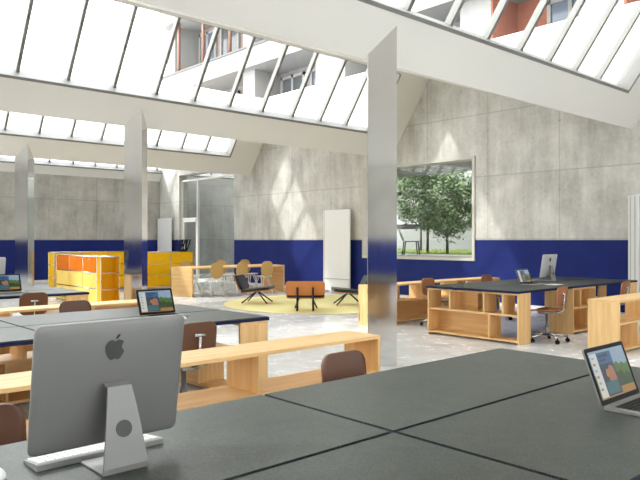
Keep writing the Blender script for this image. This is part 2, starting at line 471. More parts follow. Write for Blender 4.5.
# ------------------------------------------------------------------ desks
TZ = .72
def make_desk(w, d):
    r = thing('desk', '', 'desk')
    bm = bmesh.new(); bm_box(bm, 0, w, 0, d, TZ - .034, TZ - .007, 0, .003); obj('edge_band', bm, 'navy_edge', r)
    e = .0105
    box('desk_top', 'linoleum', e, w - e, e, d - e, TZ - .02, TZ, r)
    return r
DW, DD = 1.88, .775
proto = None
def desk(x, y, label, dd=None):
    global proto
    if proto is None:
        proto = make_desk(DW, DD); proto.location = (x, y, 0); proto['label'] = label; proto['group'] = 'desk tops'
        return proto
    return dup(proto, (x, y, 0), 0, label, 'desk tops')
XS = 1.776
Y1 = 1.573 - DD
desk(XS, Y1 + DD, 'dark grey-green desk top at the front, nearest the brown chair and the shelf unit aisle')
desk(XS, Y1, 'dark grey-green desk top at the front carrying the large open laptop')
desk(XS - DW, Y1 + DD, 'dark grey-green desk top carrying the big grey monitor seen from behind')
desk(XS - DW, Y1, 'dark grey-green desk top at the bottom edge, in front of the big grey monitor')
Y2 = 4.69
desk(XS - .02, Y2, 'dark desk top behind the big monitor, with a brown chair back at its near edge')
desk(XS - .02, Y2 + DD, 'dark desk top carrying the small open laptop just above the big monitor')
desk(XS - .02 - DW, Y2, 'dark desk top cut by the left edge, just behind the big monitor')
desk(XS - .02 - DW, Y2 + DD, 'dark desk top at the left edge, left of the small laptop above the big monitor')
Y3 = 8.50
desk(XS - .05, Y3, 'dark desk top far left, near half, with a brown chair tucked under its edge')
desk(XS - .05, Y3 + DD, 'dark desk top far left, carrying the laptop cut by the left edge')
YR = 4.75
desk(7.82, YR, 'dark desk top on the right resting on the open oak shelf end, near half')
desk(7.82, YR + DD, 'dark desk top on the right, far half, carrying the small green-screened laptop')
desk(7.82 + DW, YR, 'dark desk top on the right end by the blue wall, near half with chair')
desk(7.82 + DW, YR + DD, 'dark desk top on the right end carrying the small pale monitor')
SU = TZ - .034
def end_unit(label, x, y, L, rot_open, ups=None, lows=None, ub=(), lb=()):
    # rot_open: -1 open towards -x, +1 open towards +x
    D = .30
    if rot_open < 0: return unit(label, L, D, SU, ups, lows, ub, lb, (x, y + L, 0), -PI / 2, 'shelf unit', 'shelf_unit')
    return unit(label, L, D, SU, ups, lows, ub, lb, (x, y, 0), PI / 2, 'shelf unit', 'shelf_unit')
L = 2 * DD - .02
# unit under the left end of the right-hand desk: open towards the left, seen with its compartments
end_unit('open oak shelf unit with small compartments under the left end of the right-hand desk', 7.86, YR + .01, L, -1, (.40, .98, 1.28), (1.06,), ((.40, .70), ), ((0.0, 1.06),))
end_unit('oak shelf unit under the far right end of the right-hand desk', 7.82 + 2 * DW - .31, YR + .01, L, -1, (.5, 1.0), (.7,), (), ((0, .7),))
unit('open oak shelf unit under the middle of the right-hand desk, behind the caster chair', .72, .44, SU, (.25,), (), ((.25, .69),), ((0.03, .69),), (9.34, YR + .01, 0), 0, 'shelf unit', 'shelf_unit')
def end_right(x1, y, lab): return end_unit(lab, x1, y, L, 1, (), (.7,), (), ((.7, 1.4),))
end_right(XS - .02 + DW - .01, Y2 + .01, 'oak end unit under the desk behind the big monitor, next to the aisle')
end_right(XS - .05 + DW - .01, Y3 + .01, 'oak end unit under the far-left desk, next to the aisle')
end_right(XS + DW - .01, Y1 + .01, 'oak end unit under the foremost desk, hidden below its aisle end')
unit('low oak shelf unit under the desk at the left edge, behind the big monitor', 1.3, .36, SU, (.4, .8), (.65,), (), ((0, 1.26),), (1.12, Y2 + 1.14, 0), 0, 'shelf unit', 'shelf_unit')
unit('oak shelf unit under the far-left desk beneath the laptop cut by the edge', 1.3, .36, SU, (.4, .8), (.65,), (), ((0, 1.26),), (1.12, Y3 + 1.14, 0), 0, 'shelf unit', 'shelf_unit')
unit('oak shelf unit under the foremost desks, below the big monitor', 1.1, .36, SU, (.4, .8), (.65,), (), ((0, 1.06),), (1.22, Y1 + .55, 0), 0, 'shelf unit', 'shelf_unit')
for yy, lab in ((Y1, 'oak shelf unit under the left end of the foremost desks'), (Y2, 'oak shelf unit under the left end of the desks behind the big monitor')):
    end_unit(lab, XS - DW + .0, yy + .01, L, -1, (.4, .9), (.7,), (), ((0, .7),))

# ------------------------------------------------------------------ office chairs on casters
def make_chair(shell, label):
    r = thing('office_chair', label, 'chair', group='brown office chairs')
    # faces local +y, backrest at -y
    bm = bmesh.new()
    def fb(u, v, off):
        return Vector((u, -.20 - .03 * (v / .27) + .28 * u * u + off, .50 + v))
    bm_plate(bm, .33, .27, .07, .02, fb); obj('backrest', bm, shell, r)
    bm = bmesh.new()
    def fs(u, v, off):
        vv = v / .40
        return Vector((u, -.20 + v, .445 + .35 * u * u - .02 * math.sin(PI * vv) - (.03 * max(0, vv - .75) * 4) + off))
    bm_plate(bm, .40, .40, .08, .02, fs); obj('seat', bm, shell, r)
    bm = bmesh.new()
    bm_tube(bm, [(0, .02, .415), (0, -.17, .415), (0, -.235, .45), (0, -.245, .56), (0, -.248, .66)], .013)
    bm_tube(bm, [(-.045, -.240, .672), (.045, -.240, .672)], .013)
    obj('back_bracket', bm, 'chrome', r)
    bm = bmesh.new(); bm_box(bm, -.08, .08, -.12, .10, .385, .425, 0, .008)
    bm_tube(bm, [(.07, 0, .40), (.2, 0, .40)], .008); bm_lathe(bm, [(.022, .383), (.024, .40), (.02, .415)], 10, .2, 0)
    obj('tilt_mechanism', bm, 'steel_grey', r)
    bm = bmesh.new(); bm_lathe(bm, [(.03, .08), (.03, .22), (.02, .225), (.02, .39)], 16); obj('gas_spring', bm, 'steel_grey', r)
    for k in range(5):
        an = 2 * PI * k / 5 + .3
        c, s = math.cos(an), math.sin(an)
        bm = bmesh.new(); bm_tube(bm, [(c * .02, s * .02, .105), (c * .15, s * .15, .095), (c * .28, s * .28, .075)], .02, 8, 0, True, .013)
        lg = obj('base_leg', bm, 'chrome', r)
        bm = bmesh.new(); 
        bm_tube(bm, [(c * .275 - s * .022, s * .275 + c * .022, .027), (c * .275 + s * .022, s * .275 - c * .022, .027)], .027, 12)
        bm_tube(bm, [(c * .275, s * .275, .03), (c * .275, s * .275, .08)], .009, 8)
        obj('caster', bm, 'black_plastic', lg)
    return r
dark = make_chair('brown_shell', 'dark brown chair back just beyond the front desks, right of the big monitor')
dark.location = (2.60, 2.46, 0); dark.rotation_euler.z = PI
lite = make_chair('orange_brown_shell', 'tan brown caster chair pulled up to the right-hand desk, base fully visible')
lite.location = (8.48, 4.70, 0); lite.rotation_euler.z = .08
G_ = 'brown office chairs'
dup(dark, (.72, 2.48, 0), PI, 'dark brown chair back at the left edge, beside the big monitor', G_)
dup(dark, (2.73, 4.63, 0), .0, 'brown chair seen from behind with steel bracket, right of the big monitor', G_)
dup(dark, (2.74, 6.60, 0), PI, 'brown chair back just above the big monitor, in front of the long oak bench', G_)
dup(dark, (2.80, 8.43, 0), 0, 'brown chair seen from behind at the far-left desk, above the oak bench', G_)
dup(lite, (10.25, 4.60, 0), .05, 'tan brown chair at the right end of the right-hand desk, by the right edge', G_)
dup(lite, (8.68, 6.72, 0), PI, 'brown chair behind the left corner of the right-hand desk, below the picture window', G_)
dup(lite, (10.28, 6.66, 0), PI, 'brown chair behind the right-hand desk at the end of the wall bench', G_)

# ------------------------------------------------------------------ computers
def rr_prism(bm, w, h, r, y0, y1, z0, mi=0):
    bm_prism(bm, [(x, z + z0 + h / 2) for x, z in rrect(w, h, r)], 'Y', y0, y1, mi)
def arc(cx, cy, r, a0, a1, n):
    return [(cx + r * math.cos(math.radians(a0 + (a1 - a0) * i / n)), cy + r * math.sin(math.radians(a0 + (a1 - a0) * i / n))) for i in range(n + 1)]
def fruit_logo(bm, cx, cz, s, y, mi=0):
    """bitten fruit emblem with a leaf, flat inlay in the xz plane seen from -y (bite on the viewer's right)"""
    raw = [(0, .62), (.16, .70), (.36, .74), (.58, .66), (.72, .52)]
    bite = arc(.98, .18, .40, 128, 226, 7)
    raw += bite
    raw += [(.80, -.30), (.66, -.62), (.46, -.88), (.26, -.96), (.0, -.86), (-.26, -.96), (-.46, -.88), (-.66, -.62), (-.82, -.22), (-.86, .16), (-.76, .48), (-.58, .68), (-.36, .75), (-.16, .70)]
    leaf = [(.02, .80), (.05, 1.0), (.18, 1.18), (.36, 1.26), (.34, 1.06), (.20, .88)]
    for poly in (raw, leaf):
        bm_prism(bm, [(cx + x * s, cz + z * s) for x, z in poly], 'Y', y, y - .0012, mi)
def make_monitor(label, shell='aluminium'):
    """all-in-one computer: back towards local -y, screen towards +y, base at origin (rear edge of the foot at y=0)"""
    r = thing('desktop_computer', label, 'computer')
    W, Hh, tilt = .472, .384, math.radians(9.5)
    def place(o):
        o.location = (-.004, .125, .061); o.rotation_euler = (tilt, 0, 0); return o
    bm = bmesh.new()
    # slab with thin rim and a bulging back
    n = 16
    out = rrect(W, Hh, .022, 5)
    rings = []
    for f, y in ((1, .006), (1, .0), (.985, -.004), (.93, -.007), (.8, -.0095), (.6, -.0115), (.4, -.0125), (.2, -.013)):
        if f < .95:
            ring = [(x * f, z * f) for x, z in out]
        else: ring = [(x * f, z * f) for x, z in out]
        rings.append([bm.verts.new((x, y, z + Hh / 2)) for x, z in ring])
    for A, B in zip(rings, rings[1:]):
        m = len(A)
        for i in range(m):
            f = bm.faces.new((A[i], A[(i + 1) % m], B[(i + 1) % m], B[i])); f.smooth = True
    bm.faces.new(rings[0]); bm.faces.new(rings[-1][::-1])
    body = place(obj('display_body', bm, shell, r))
    bm = bmesh.new(); fruit_logo(bm, -.002, .300, .036, -.0129); obj('emblem', bm, 'dark_inlay', body)
    bm = bmesh.new(); rr_prism(bm, W - .008, Hh - .075, .012, .0062, .0085, .070); obj('screen', bm, 'black_plastic', body)
    # foot and neck
    bm = bmesh.new(); bm_box(bm, -.07, .07, .004, .165, 0, .006, 0, .002); obj('stand_foot', bm, 'aluminium_light', r)
    bm = bmesh.new()
    prof = [(.0, .02, .070), (.004, .007, .070), (.016, .0, .070)]
    secs = [(.010, .0005, .070), (.002, .006, .070), (.0, .018, .0695), (.012, .10, .058), (.028, .18, .047), (.045, .245, .037), (.072, .253, .036)]
    th = .007
    A = []
    for i, (y, z, hw) in enumerate(secs):
        p = Vector((y, z)); q = Vector(secs[min(i + 1, len(secs) - 1)][:2]) - Vector(secs[max(i - 1, 0)][:2]); q.normalize()
        nn = Vector((q.y, -q.x)) * th
        A.append([bm.verts.new((-hw, p.x, p.y)), bm.verts.new((hw, p.x, p.y)), bm.verts.new((hw, p.x + nn.x, p.y + nn.y)), bm.verts.new((-hw, p.x + nn.x, p.y + nn.y))])
    for a_, b_ in zip(A, A[1:]):
        for i in range(4): bm.faces.new((a_[i], a_[(i + 1) % 4], b_[(i + 1) % 4], b_[i]))
    bm.faces.new(A[0][::-1]); bm.faces.new(A[-1])
    nk = obj('stand_neck', bm, 'aluminium_light', r)
    # cable grommet in the neck
    bm = bmesh.new()
    c = Vector((0, .0165, .124)); q = Vector((0, .016, .08)).normalized(); nrm = Vector((0, -.08, .016)).normalized()
    vs = []
    for off in (-.004, .0012):
        vs.append([bm.verts.new(c + nrm * off + Vector((1, 0, 0)) * (.025 * math.cos(2 * PI * i / 28)) + q * (.025 * math.sin(2 * PI * i / 28))) for i in range(28)])
    for i in range(28): bm.faces.new((vs[0][i], vs[0][(i + 1) % 28], vs[1][(i + 1) % 28], vs[1][i]))
    bm.faces.new(vs[1]); bm.faces.new(vs[0][::-1])
    obj('cable_hole', bm, 'grey_grommet', nk)
    return r
mon = make_monitor('big grey all-in-one computer seen from behind on the front desk')
mon.location = (.886, 1.825, TZ)
m2 = make_monitor('small pale all-in-one computer on the right-hand desk before the blue wall', 'lit_aluminium'); m2.location = (10.26, 5.56, TZ)
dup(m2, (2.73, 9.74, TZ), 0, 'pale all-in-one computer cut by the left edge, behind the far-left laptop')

def make_laptop(label, base_mat='aluminium_light', lean=20):
    """hinge along local x at y=0, keyboard towards -y, screen facing -y"""
    r = thing('laptop', label, 'laptop')
    W, D, S = .36, .245, .235
    bm = bmesh.new(); bm_prism(bm, rrect(W, D, .014), 'Z', .002, .013)
    bs = obj('base', bm, base_mat, r); bs.location = (0, -D / 2 - .004, 0)
    bm = bmesh.new()
    for j in range(5):
        for i in range(13):
            x = -.145 + i * .0225; y = -.005 + .095 - j * .0205
            bm_box(bm, x, x + .0195, y - .0175, y, .0125, .0142)
    obj('keyboard_keys', bm, 'black_plastic', bs)
    box('trackpad', 'aluminium', -.055, .055, -.108, -.032, .0125, .0133, bs)
    lid = bmesh.new(); rr_prism(lid, W, S, .012, .0, .007, .0)
    ld = obj('lid', lid, 'aluminium_light', r); ld.location = (0, 0, .012); ld.rotation_euler = (-math.radians(lean), 0, 0)
    bm = bmesh.new(); rr_prism(bm, W - .004, S - .004, .011, -.0018, .0004, .002); obj('bezel', bm, 'black_plastic', ld)
    # desktop picture built from flat patches
    bm = bmesh.new()
    sw, sh = W - .040, S - .040
    def patch(mi, pts, lvl):
        vs = [bm.verts.new((-sw / 2 + u * sw, -.0022 - .0002 * lvl, .022 + (1 - v) * sh)) for u, v in pts]
        f = bm.faces.new(vs); f.material_index = mi
    R = lambda a, b, c, d: [(a, b), (c, b), (c, d), (a, d)]
    names = ['screen_sky', 'screen_green', 'screen_dark_green', 'screen_gold', 'screen_white', 'screen_blue', 'screen_deep', 'screen_skin', 'screen_teal']
    patch(0, R(0, 0, 1, .5), 0); patch(1, R(0, .5, 1, .84), 0); patch(3, R(0, .84, 1, 1), 0)
    patch(1, [(.55, .52), (.6, .36), (.68, .30), (.75, .38), (.82, .34), (.9, .40), (1, .36), (1, .52)], 1)
    patch(2, [(.55, .84), (.58, .5), (.66, .56), (.74, .50), (.82, .62), (.9, .56), (1, .66), (1, .84)], 1)
    patch(4, R(.02, .05, .20, .97), 2)
    patch(5, R(.20, .05, .60, .30), 3); patch(6, R(.20, .30, .60, .97), 3); patch(8, R(.22, .68, .56, .93), 4)
    patch(7, [(.36, .68), (.38, .44), (.46, .34), (.55, .40), (.57, .68)], 5); patch(3, [(.30, .55), (.34, .40), (.40, .44), (.38, .62)], 6)
    patch(6, R(.25, .10, .50, .16), 5); patch(6, R(.25, .20, .42, .24), 5)
    for i in range(6): patch(3 if i % 2 else 0, R(.05, .12 + i * .13, .11, .17 + i * .13), 5)
    obj('screen', bm, names, ld, False)
    return r
lap = make_laptop('large open laptop with a landscape on screen on the front desk, right edge')
lap.location = (2.797, 1.212, TZ)
dup(lap, (2.94, 5.43, TZ), 0, 'small open laptop with lit screen just above the big monitor')
dup(lap, (2.79, 9.16, TZ), 0, 'small open laptop cut by the left edge on the far-left desk')
dup(lap, (9.22, 5.45, TZ), 0, 'small open laptop with green screen on the right-hand desk')
# keyboards and mice
def make_keyboard(label):
    r = thing('keyboard', label, 'keyboard')
    bm = bmesh.new(); bm_prism(bm, [(-.06, .001), (-.06, .018), (-.055, .021), (.055, .008), (.055, .001)], 'X', -.205, .205); b = obj('keyboard_body', bm, 'aluminium_light', r)
    bm = bmesh.new()
    for j in range(5):
        for i in range(15):
            x = -.196 + i * .0262; y = -.046 + j * .0195; z = .021 - (y + .055) * .118
            bm_box(bm, x, x + .0235, y, y + .017, z - .002, z + .0018)
    obj('keys', bm, 'key_grey', r)
    return r
kb = make_keyboard('slim white keyboard lying behind the big grey monitor')
kb.location = (.893, 2.055, TZ)
dup(kb, (10.1, 5.86, TZ), 0, 'slim white keyboard by the small pale monitor on the right-hand desk')
def make_mouse(label):
    bm = bmesh.new()
    bmesh.ops.create_uvsphere(bm, u_segments=20, v_segments=12, radius=1)
    for v_ in bm.verts:
        v_.co = Vector((v_.co.x * .03, v_.co.y * .055, max(0, v_.co.z) * .026 + .001))
    for f in bm.faces: f.smooth = True
    return tag(obj('mouse', bm, 'white_plastic'), label, 'mouse')
ms = make_mouse('white mouse at the bottom left corner of the front desk'); ms.location = (.585, 2.04, TZ)
def copy_simple(o, loc, label):
    c = o.copy(); C.objects.link(c); c.location = loc; c['label'] = label; return c
copy_simple(ms, (2.96, 5.04, TZ), 'white mouse on the desk beside the small laptop, right of the big monitor')
o = tag(box('notebook', 'paper', 9.3, 9.55, 5.02, 5.2, TZ, TZ + .006), 'white sheet of paper on the right-hand desk by the laptop', 'paper')

# ------------------------------------------------------------------ yellow steel cabinets
def cabinet(label, n, D, h, rows, fronts, loc, rot, closed=True, frontmat='yellow_metal', toprow=None, open_side=False, bodymat='yellow_metal'):
    """local: x = length, front at y=0; fronts built per bay and row"""
    r = thing('cabinet', label, 'cabinet', loc, rot, 'yellow steel cabinets')
    w = .75; L = n * w
    # chromed tube frame
    bm = bmesh.new()
    for i in range(n + 1):
        for y in (0, D): bm_tube(bm, [(i * w, y, .05), (i * w, y, h)], .0095)
    zs = [.05 + (h - .05) * j / rows for j in range(rows + 1)]
    for z in zs:
        for y in (0, D): bm_tube(bm, [(0, y, z), (L, y, z)], .0095)
        for i in range(n + 1): bm_tube(bm, [(i * w, 0, z), (i * w, D, z)], .0095)
    obj('tube_frame', bm, 'chrome', r)
    bm = bmesh.new()
    for i in range(n + 1):
        for y in (0, D): bm_lathe(bm, [(.016, 0), (.016, .012), (.007, .014), (.007, .05)], 10, i * w, y)
    obj('feet', bm, 'chrome', r)
    box('top_panel', bodymat, .01, L - .01, .01, D - .01, h - .009, h + .001, r)
    box('back_panel', bodymat, .01, L - .01, D - .006, D - .001, .05, h, r)
    for x in ((.0, L) if not open_side else (0,)):
        box('side_panel', bodymat, x - .004, x + .004, .01, D - .01, .05, h, r)
    for i in range(1, n): box('partition', bodymat, i * w - .004, i * w + .004, .01, D - .01, .05, h, r)
    for z in zs[:-1]: box('shelf', bodymat, .01, L - .01, .01, D - .01, z - .003, z + .003, r)
    for i in range(n):
        for j in range(rows):
            mat = fronts(i, j)
            if mat is None: continue
            d = box('door', mat, i * w + .012, (i + 1) * w - .012, -.012, -.002, zs[j] + .012, zs[j + 1] - .012, r, .003)
            bm = bmesh.new(); bm_tube(bm, [((i + .5) * w, -.03, zs[j + 1] - .05), ((i + .5) * w, -.011, zs[j + 1] - .05)], .010); obj('knob', bm, 'chrome', d)
    return r
# front cabinet: doors face -x (towards the left), end faces the camera side
cf = cabinet('yellow steel cabinet with a row of orange doors over pale yellow doors', 3, .42, 1.05, 3,
        lambda i, j: 'orange_metal' if j == 2 else 'pale_yellow_metal', (5.80, 15.50, 0), -PI / 2)
# open shelf end on the aisle side of that cabinet
r = thing('shelf_rack', 'open yellow shelf rack at the end of the orange-doored cabinet', 'shelf', (5.75, 13.02, 0), 0)
box('back_panel', 'yellow_metal', .02, .40, .20, .206, .05, 1.05, r)
for x in (.02, .40): box('side_panel', 'yellow_metal', x - .004, x + .004, .0, .20, .05, 1.05, r)
for z in (.05, .38, .72, 1.05): box('shelf', 'yellow_metal', .02, .40, 0, .20, z - .004, z + .004, r)
bm = bmesh.new()
for x in (.015, .405):
    for y in (0, .20): bm_tube(bm, [(x, y, 0), (x, y, 1.06)], .0095)
for z in (.38, .72, 1.05): bm_tube(bm, [(.015, -.002, z), (.405, -.002, z)], .0095)
obj('tube_frame', bm, 'chrome', r)
cabinet('long yellow steel cabinet standing behind the orange-doored cabinet', 3, .42, 1.07, 3, lambda i, j: 'yellow_metal', (6.63, 17.9, 0), 0)
cabinet('yellow steel cabinet with six doors, black rods standing on top', 2, .42, 1.05, 3, lambda i, j: 'yellow_metal', (9.02, 17.3, 0), 0)
# holder with black rods
r = thing('rod_holder', 'bunch of black rods in a holder on the six-door yellow cabinet', 'holder', (10.3, 17.5, 1.052))
bm = bmesh.new(); bm_lathe(bm, [(.09, 0), (.10, .06), (.095, .065)], 16); obj('holder', bm, 'black_plastic', r)
for x, dx in ((-.14, -.08), (-.09, .10), (-.03, .10), (.02, -.06), (.06, .10), (.10, .02), (.13, .12)):
    bm = bmesh.new(); bm_tube(bm, [(x, 0, .02), (x + dx, .0, .36)], .02, 8); obj('rod', bm, 'black_plastic', r)

# ------------------------------------------------------------------ white panels
def panel(label, loc, w=1.0, h=2.2, rot=0):
    """panel parallel to the gable wall, local y = width, face towards -x"""
    r = thing('presentation_panel', label, 'panel', loc, rot, 'white presentation panels')
    bm = bmesh.new(); bm_box(bm, -.02, .02, 0, w, .06, h, 0, .006); obj('board', bm, 'white_panel', r)
    bm = bmesh.new(); bm_box(bm, -.05, -.02, .02, w - .02, .36, .385, 0, .004); obj('rail', bm, 'warm_grey_frame', r)
    box('edge_strip', 'warm_grey_frame', -.0215, -.019, w - .05, w - .03, .08, h - .02, r)
    for y in (.08, w - .08):
        bm = bmesh.new(); bm_box(bm, -.10, .08, y - .03, y + .03, 0, .07, 0, .008); obj('foot', bm, 'white_panel', r)
    return r
G2 = 'white presentation panels'
p0 = panel('tall white panel standing against the blue wall, right of the orange lounge chair', (12.12, 11.93, 0))
p0.location.y = 12.24
dup(p0, (12.17, 21.5, 0), 0, 'white panel standing behind the six-door yellow cabinet', G2)
dup(p0, (12.19, 4.16, 0), 0, 'rearmost of the white panels leaning in a row at the right edge', G2)
dup(p0, (12.07, 4.03, 0), 0, 'middle one of the white panels in a row at the right edge', G2)
dup(p0, (11.95, 3.90, 0), 0, 'foremost of the white panels in a row at the right edge', G2)

# ------------------------------------------------------------------ oak table with shell chairs
r = thing('long_table', 'long oak table on slab legs with wooden shell chairs around it', 'table', (8.55, 14.1, 0))
box('table_top', 'oak_X', 0, 2.9, 0, 1.0, .68, .72, r, .003)
for x in (0, 2.86): box('slab_leg', 'oak_Y', x, x + .04, 0, 1.0, 0, .68, r, .002)
def make_shell_chair(label):
    r = thing('shell_chair', label, 'chair', group='wooden shell chairs at the long table')
    bm = bmesh.new()
    bm_plate(bm, .36, .40, .14, .016, lambda u, v, o: Vector((u, -.21 - .06 * v + .5 * u * u + o, .45 + v))); obj('backrest', bm, 'light_ply', r)
    bm = bmesh.new()
    bm_plate(bm, .44, .42, .12, .016, lambda u, v, o: Vector((u, -.21 + v, .445 + .3 * u * u + o))); obj('seat', bm, 'white_plastic', r)
    for sx in (-1, 1):
        for sy in (-1, 1):
            bm = bmesh.new()
            bm_tube(bm, [(sx * .10, sy * .10, .435), (sx * .19, sy * .22, 0)], .010); bm_tube(bm, [(sx * .02, sy * .12, .43), (sx * .185, sy * .215, .01)], .008)
            obj('leg', bm, 'wire_white', r)
    bm = bmesh.new(); bm_tube(bm, [(-.17, -.2, .05), (.17, .2, .05)], .007); bm_tube(bm, [(-.17, .2, .05), (.17, -.2, .05)], .007); obj('stretcher', bm, 'wire_white', r)
    return r
G3 = 'wooden shell chairs at the long table'
sc0 = make_shell_chair('wooden shell chair on the near side of the long oak table, leftmost')
sc0.location = (9.05, 13.98, 0)
dup(sc0, (9.81, 14.0, 0), .05, 'wooden shell chair in the middle of the near side of the long oak table', G3)
dup(sc0, (10.62, 14.0, 0), -.05, 'wooden shell chair on the near side of the long oak table, rightmost', G3)
dup(sc0, (9.2, 15.25, 0), PI, 'wooden shell chair on the far side of the long oak table, leftmost', G3)
dup(sc0, (10.3, 15.25, 0), PI, 'wooden shell chair in the middle of the far side of the long oak table', G3)
dup(sc0, (11.1, 15.25, 0), PI, 'wooden shell chair on the far side of the long oak table, rightmost', G3)

# ------------------------------------------------------------------ lounge
bm = bmesh.new(); bm_lathe(bm, [(2.20, 0.001), (2.21, .007), (2.19, .013)], 96)
for f in bm.faces: f.smooth = False
o = tag(obj('round_rug', bm, 'yellow_rug'), 'round pale yellow rug under the lounge chairs', 'rug'); o.location = (9.93, 10.84, 0)
def make_lounge(label, back_mat, cushion_back):
    """low lounge chair, faces local +y"""
    r = thing('lounge_chair', label, 'lounge chair', group='low lounge chairs on the rug')
    bm = bmesh.new()
    bm_plate(bm, .76, .28, .06, .018, lambda u, v, o: Vector((u, -.30 - .12 * v / .28 + .22 * u * u + o, .30 + v))); bk = obj('back_shell', bm, back_mat, r)
    if cushion_back:
        bm = bmesh.new()
        bm_plate(bm, .72, .25, .06, .05, lambda u, v, o: Vector((u, -.262 - .12 * v / .28 + .22 * u * u + o, .325 + v))); obj('back_cushion', bm, 'black_leather', r)
    bm = bmesh.new()
    bm_plate(bm, .74, .62, .08, .018, lambda u, v, o: Vector((u, -.30 + v, .245 + .10 * v + o))); obj('seat_shell', bm, back_mat, r)
    bm = bmesh.new()
    bm_plate(bm, .74, .60, .08, .06, lambda u, v, o: Vector((u, -.28 + v, .285 + .10 * v + o))); obj('seat_cushion', bm, 'black_leather', r)
    for sx in (-1, 1):
        bm = bmesh.new(); bm_tube(bm, [(sx * .15, -.385, .46), (sx * .15, -.345, .28), (sx * .155, -.36, .0)], .021, 8); obj('rear_leg', bm, 'black_metal', r)
        bm = bmesh.new(); bm_tube(bm, [(sx * .12, -.05, .25), (sx * .22, .30, .0)], .016, 8); obj('front_leg', bm, 'black_metal', r)
    return r
def star_lounge(label):
    r = thing('lounge_chair', label, 'lounge chair', group='low lounge chairs on the rug')
    bm = bmesh.new()
    bm_plate(bm, .66, .32, .06, .016, lambda u, v, o: Vector((u, -.33 - .14 * v / .3 + .2 * u * u + o, .28 + v))); obj('back_shell', bm, 'plywood', r)
    bm = bmesh.new()
    bm_plate(bm, .64, .30, .06, .05, lambda u, v, o: Vector((u, -.29 - .14 * v / .3 + .2 * u * u + o, .30 + v))); obj('back_cushion', bm, 'black_leather', r)
    bm = bmesh.new()
    bm_plate(bm, .66, .66, .08, .016, lambda u, v, o: Vector((u, -.32 + v, .22 + .11 * v + o))); obj('seat_shell', bm, 'plywood', r)
    bm = bmesh.new()
    bm_plate(bm, .66, .64, .08, .055, lambda u, v, o: Vector((u, -.30 + v, .258 + .11 * v + o))); obj('seat_cushion', bm, 'black_leather', r)
    for sx in (-1, 1):
        for sy in (-1, 1):
            bm = bmesh.new(); bm_tube(bm, [(sx * .03, sy * .03, .225), (sx * .26, sy * .28, .0)], .015, 8); obj('leg', bm, 'black_metal', r)
    return r
head = lambda dx, dy: math.atan2(dy, dx) - PI / 2
o = make_lounge('orange plywood lounge chair seen from behind on the yellow rug', 'plywood', True)
o.location = (8.60, 9.93, .030); o.rotation_euler.z = head(FX, FY)
l1 = star_lounge('black cushioned lounge chair on the left of the rug, facing right'); l1.location = (8.79, 11.78, .030); l1.rotation_euler.z = head(.62, -.78)
dup(l1, (9.98, 10.13, .030), head(-.80, .60), 'black cushioned lounge chair on the right of the rug, half hidden by the column', 'low lounge chairs on the rug')

# ------------------------------------------------------------------ outside: terrace seen through the picture window
TG = .92
bm = bmesh.new(); bm_box(bm, XW + T, 46, -12, 16.8, TG - .2, TG); bm_box(bm, XR + .3, 46, 16.8, 56, TG - .2, TG); struct(obj('terrace', bm, 'paving'))
struct(box('garden_wall', 'garden_plaster', 27.0, 27.3, 6, 40, TG, TG + 1.05))
# canopy with a slatted underside
bm = bmesh.new(); bm_box(bm, XW + T, 16.9, 5.5, 18.0, 3.53, 3.75)
y = 5.6
while y < 17.5: bm_box(bm, XW + T + .01, 16.85, y, y + .62, 3.49, 3.53); y += .70
struct(obj('canopy', bm, 'canopy_grey'))
bm = bmesh.new()
for i in range(2600):
    x = random.uniform(18.0, 26.6); y = random.uniform(9, 24); s = random.uniform(.04, .09); an = random.uniform(0, PI)
    c_, s_ = math.cos(an) * .02, math.sin(an) * .02
    p = [bm.verts.new((x - c_, y - s_, TG)), bm.verts.new((x + c_, y + s_, TG)), bm.verts.new((x + random.uniform(-.03, .03), y + random.uniform(-.03, .03), TG + s))]
    bm.faces.new(p)
bm_box(bm, 17.9, 26.9, 8.8, 24.2, TG, TG + .015)
o = obj('lawn_grass', bm, 'grass', None, False); tag(o, 'strip of green lawn on the terrace outside the picture window', 'grass'); o['kind'] = 'stuff'
def tree(label, x, y, h0, rad, hh, nl, seed, fork):
    rd = random.Random(seed)
    r = thing('tree', label, 'tree', (x, y, TG), 0, 'trees outside the picture window')
    bm = bmesh.new()
    bm_tube(bm, [(0, 0, 0), (.02, .01, h0 * .5), (.0, .0, h0)], .055, 8, 0, True, .04)
    for k in range(fork):
        an = 2 * PI * k / fork + rd.uniform(-.3, .3) + .6
        c_, s_ = math.cos(an), math.sin(an); q = rd.uniform(.7, 1.0)
        bm_tube(bm, [(0, 0, h0 * .95), (c_ * rad * .35, s_ * rad * .35, h0 + hh * .18 * q), (c_ * rad * .6, s_ * rad * .6, h0 + hh * .45)], .034, 6, 0, True, .015)
    bm_tube(bm, [(0, 0, h0), (.05, 0, h0 + hh * .6)], .04, 6, 0, True, .012)
    obj('trunk', bm, 'bark', r)
    bm = bmesh.new()
    cl = []
    for i in range(46):
        u = Vector((rd.gauss(0, 1), rd.gauss(0, 1), rd.gauss(0, 1))).normalized() * rd.random() ** .4
        cl.append((Vector((u.x * rad, u.y * rad, h0 + hh * .5 + u.z * hh * .5)), rd.uniform(.28, .5)))
    for i in range(nl):
        c, cr = rd.choice(cl)
        p = c + Vector((rd.gauss(0, .5), rd.gauss(0, .5), rd.gauss(0, .4))) * cr
        s = rd.uniform(.045, .085)
        a1 = Vector((rd.uniform(-1, 1), rd.uniform(-1, 1), rd.uniform(-.6, .6))).normalized(); b1 = a1.cross(Vector((rd.uniform(-1, 1), rd.uniform(-1, 1), rd.uniform(-1, 1)))).normalized()
        bm.faces.new([bm.verts.new(p - a1 * s), bm.verts.new(p + b1 * s * .5), bm.verts.new(p + a1 * s), bm.verts.new(p - b1 * s * .5)])
    obj('foliage', bm, 'leaf', r, False)
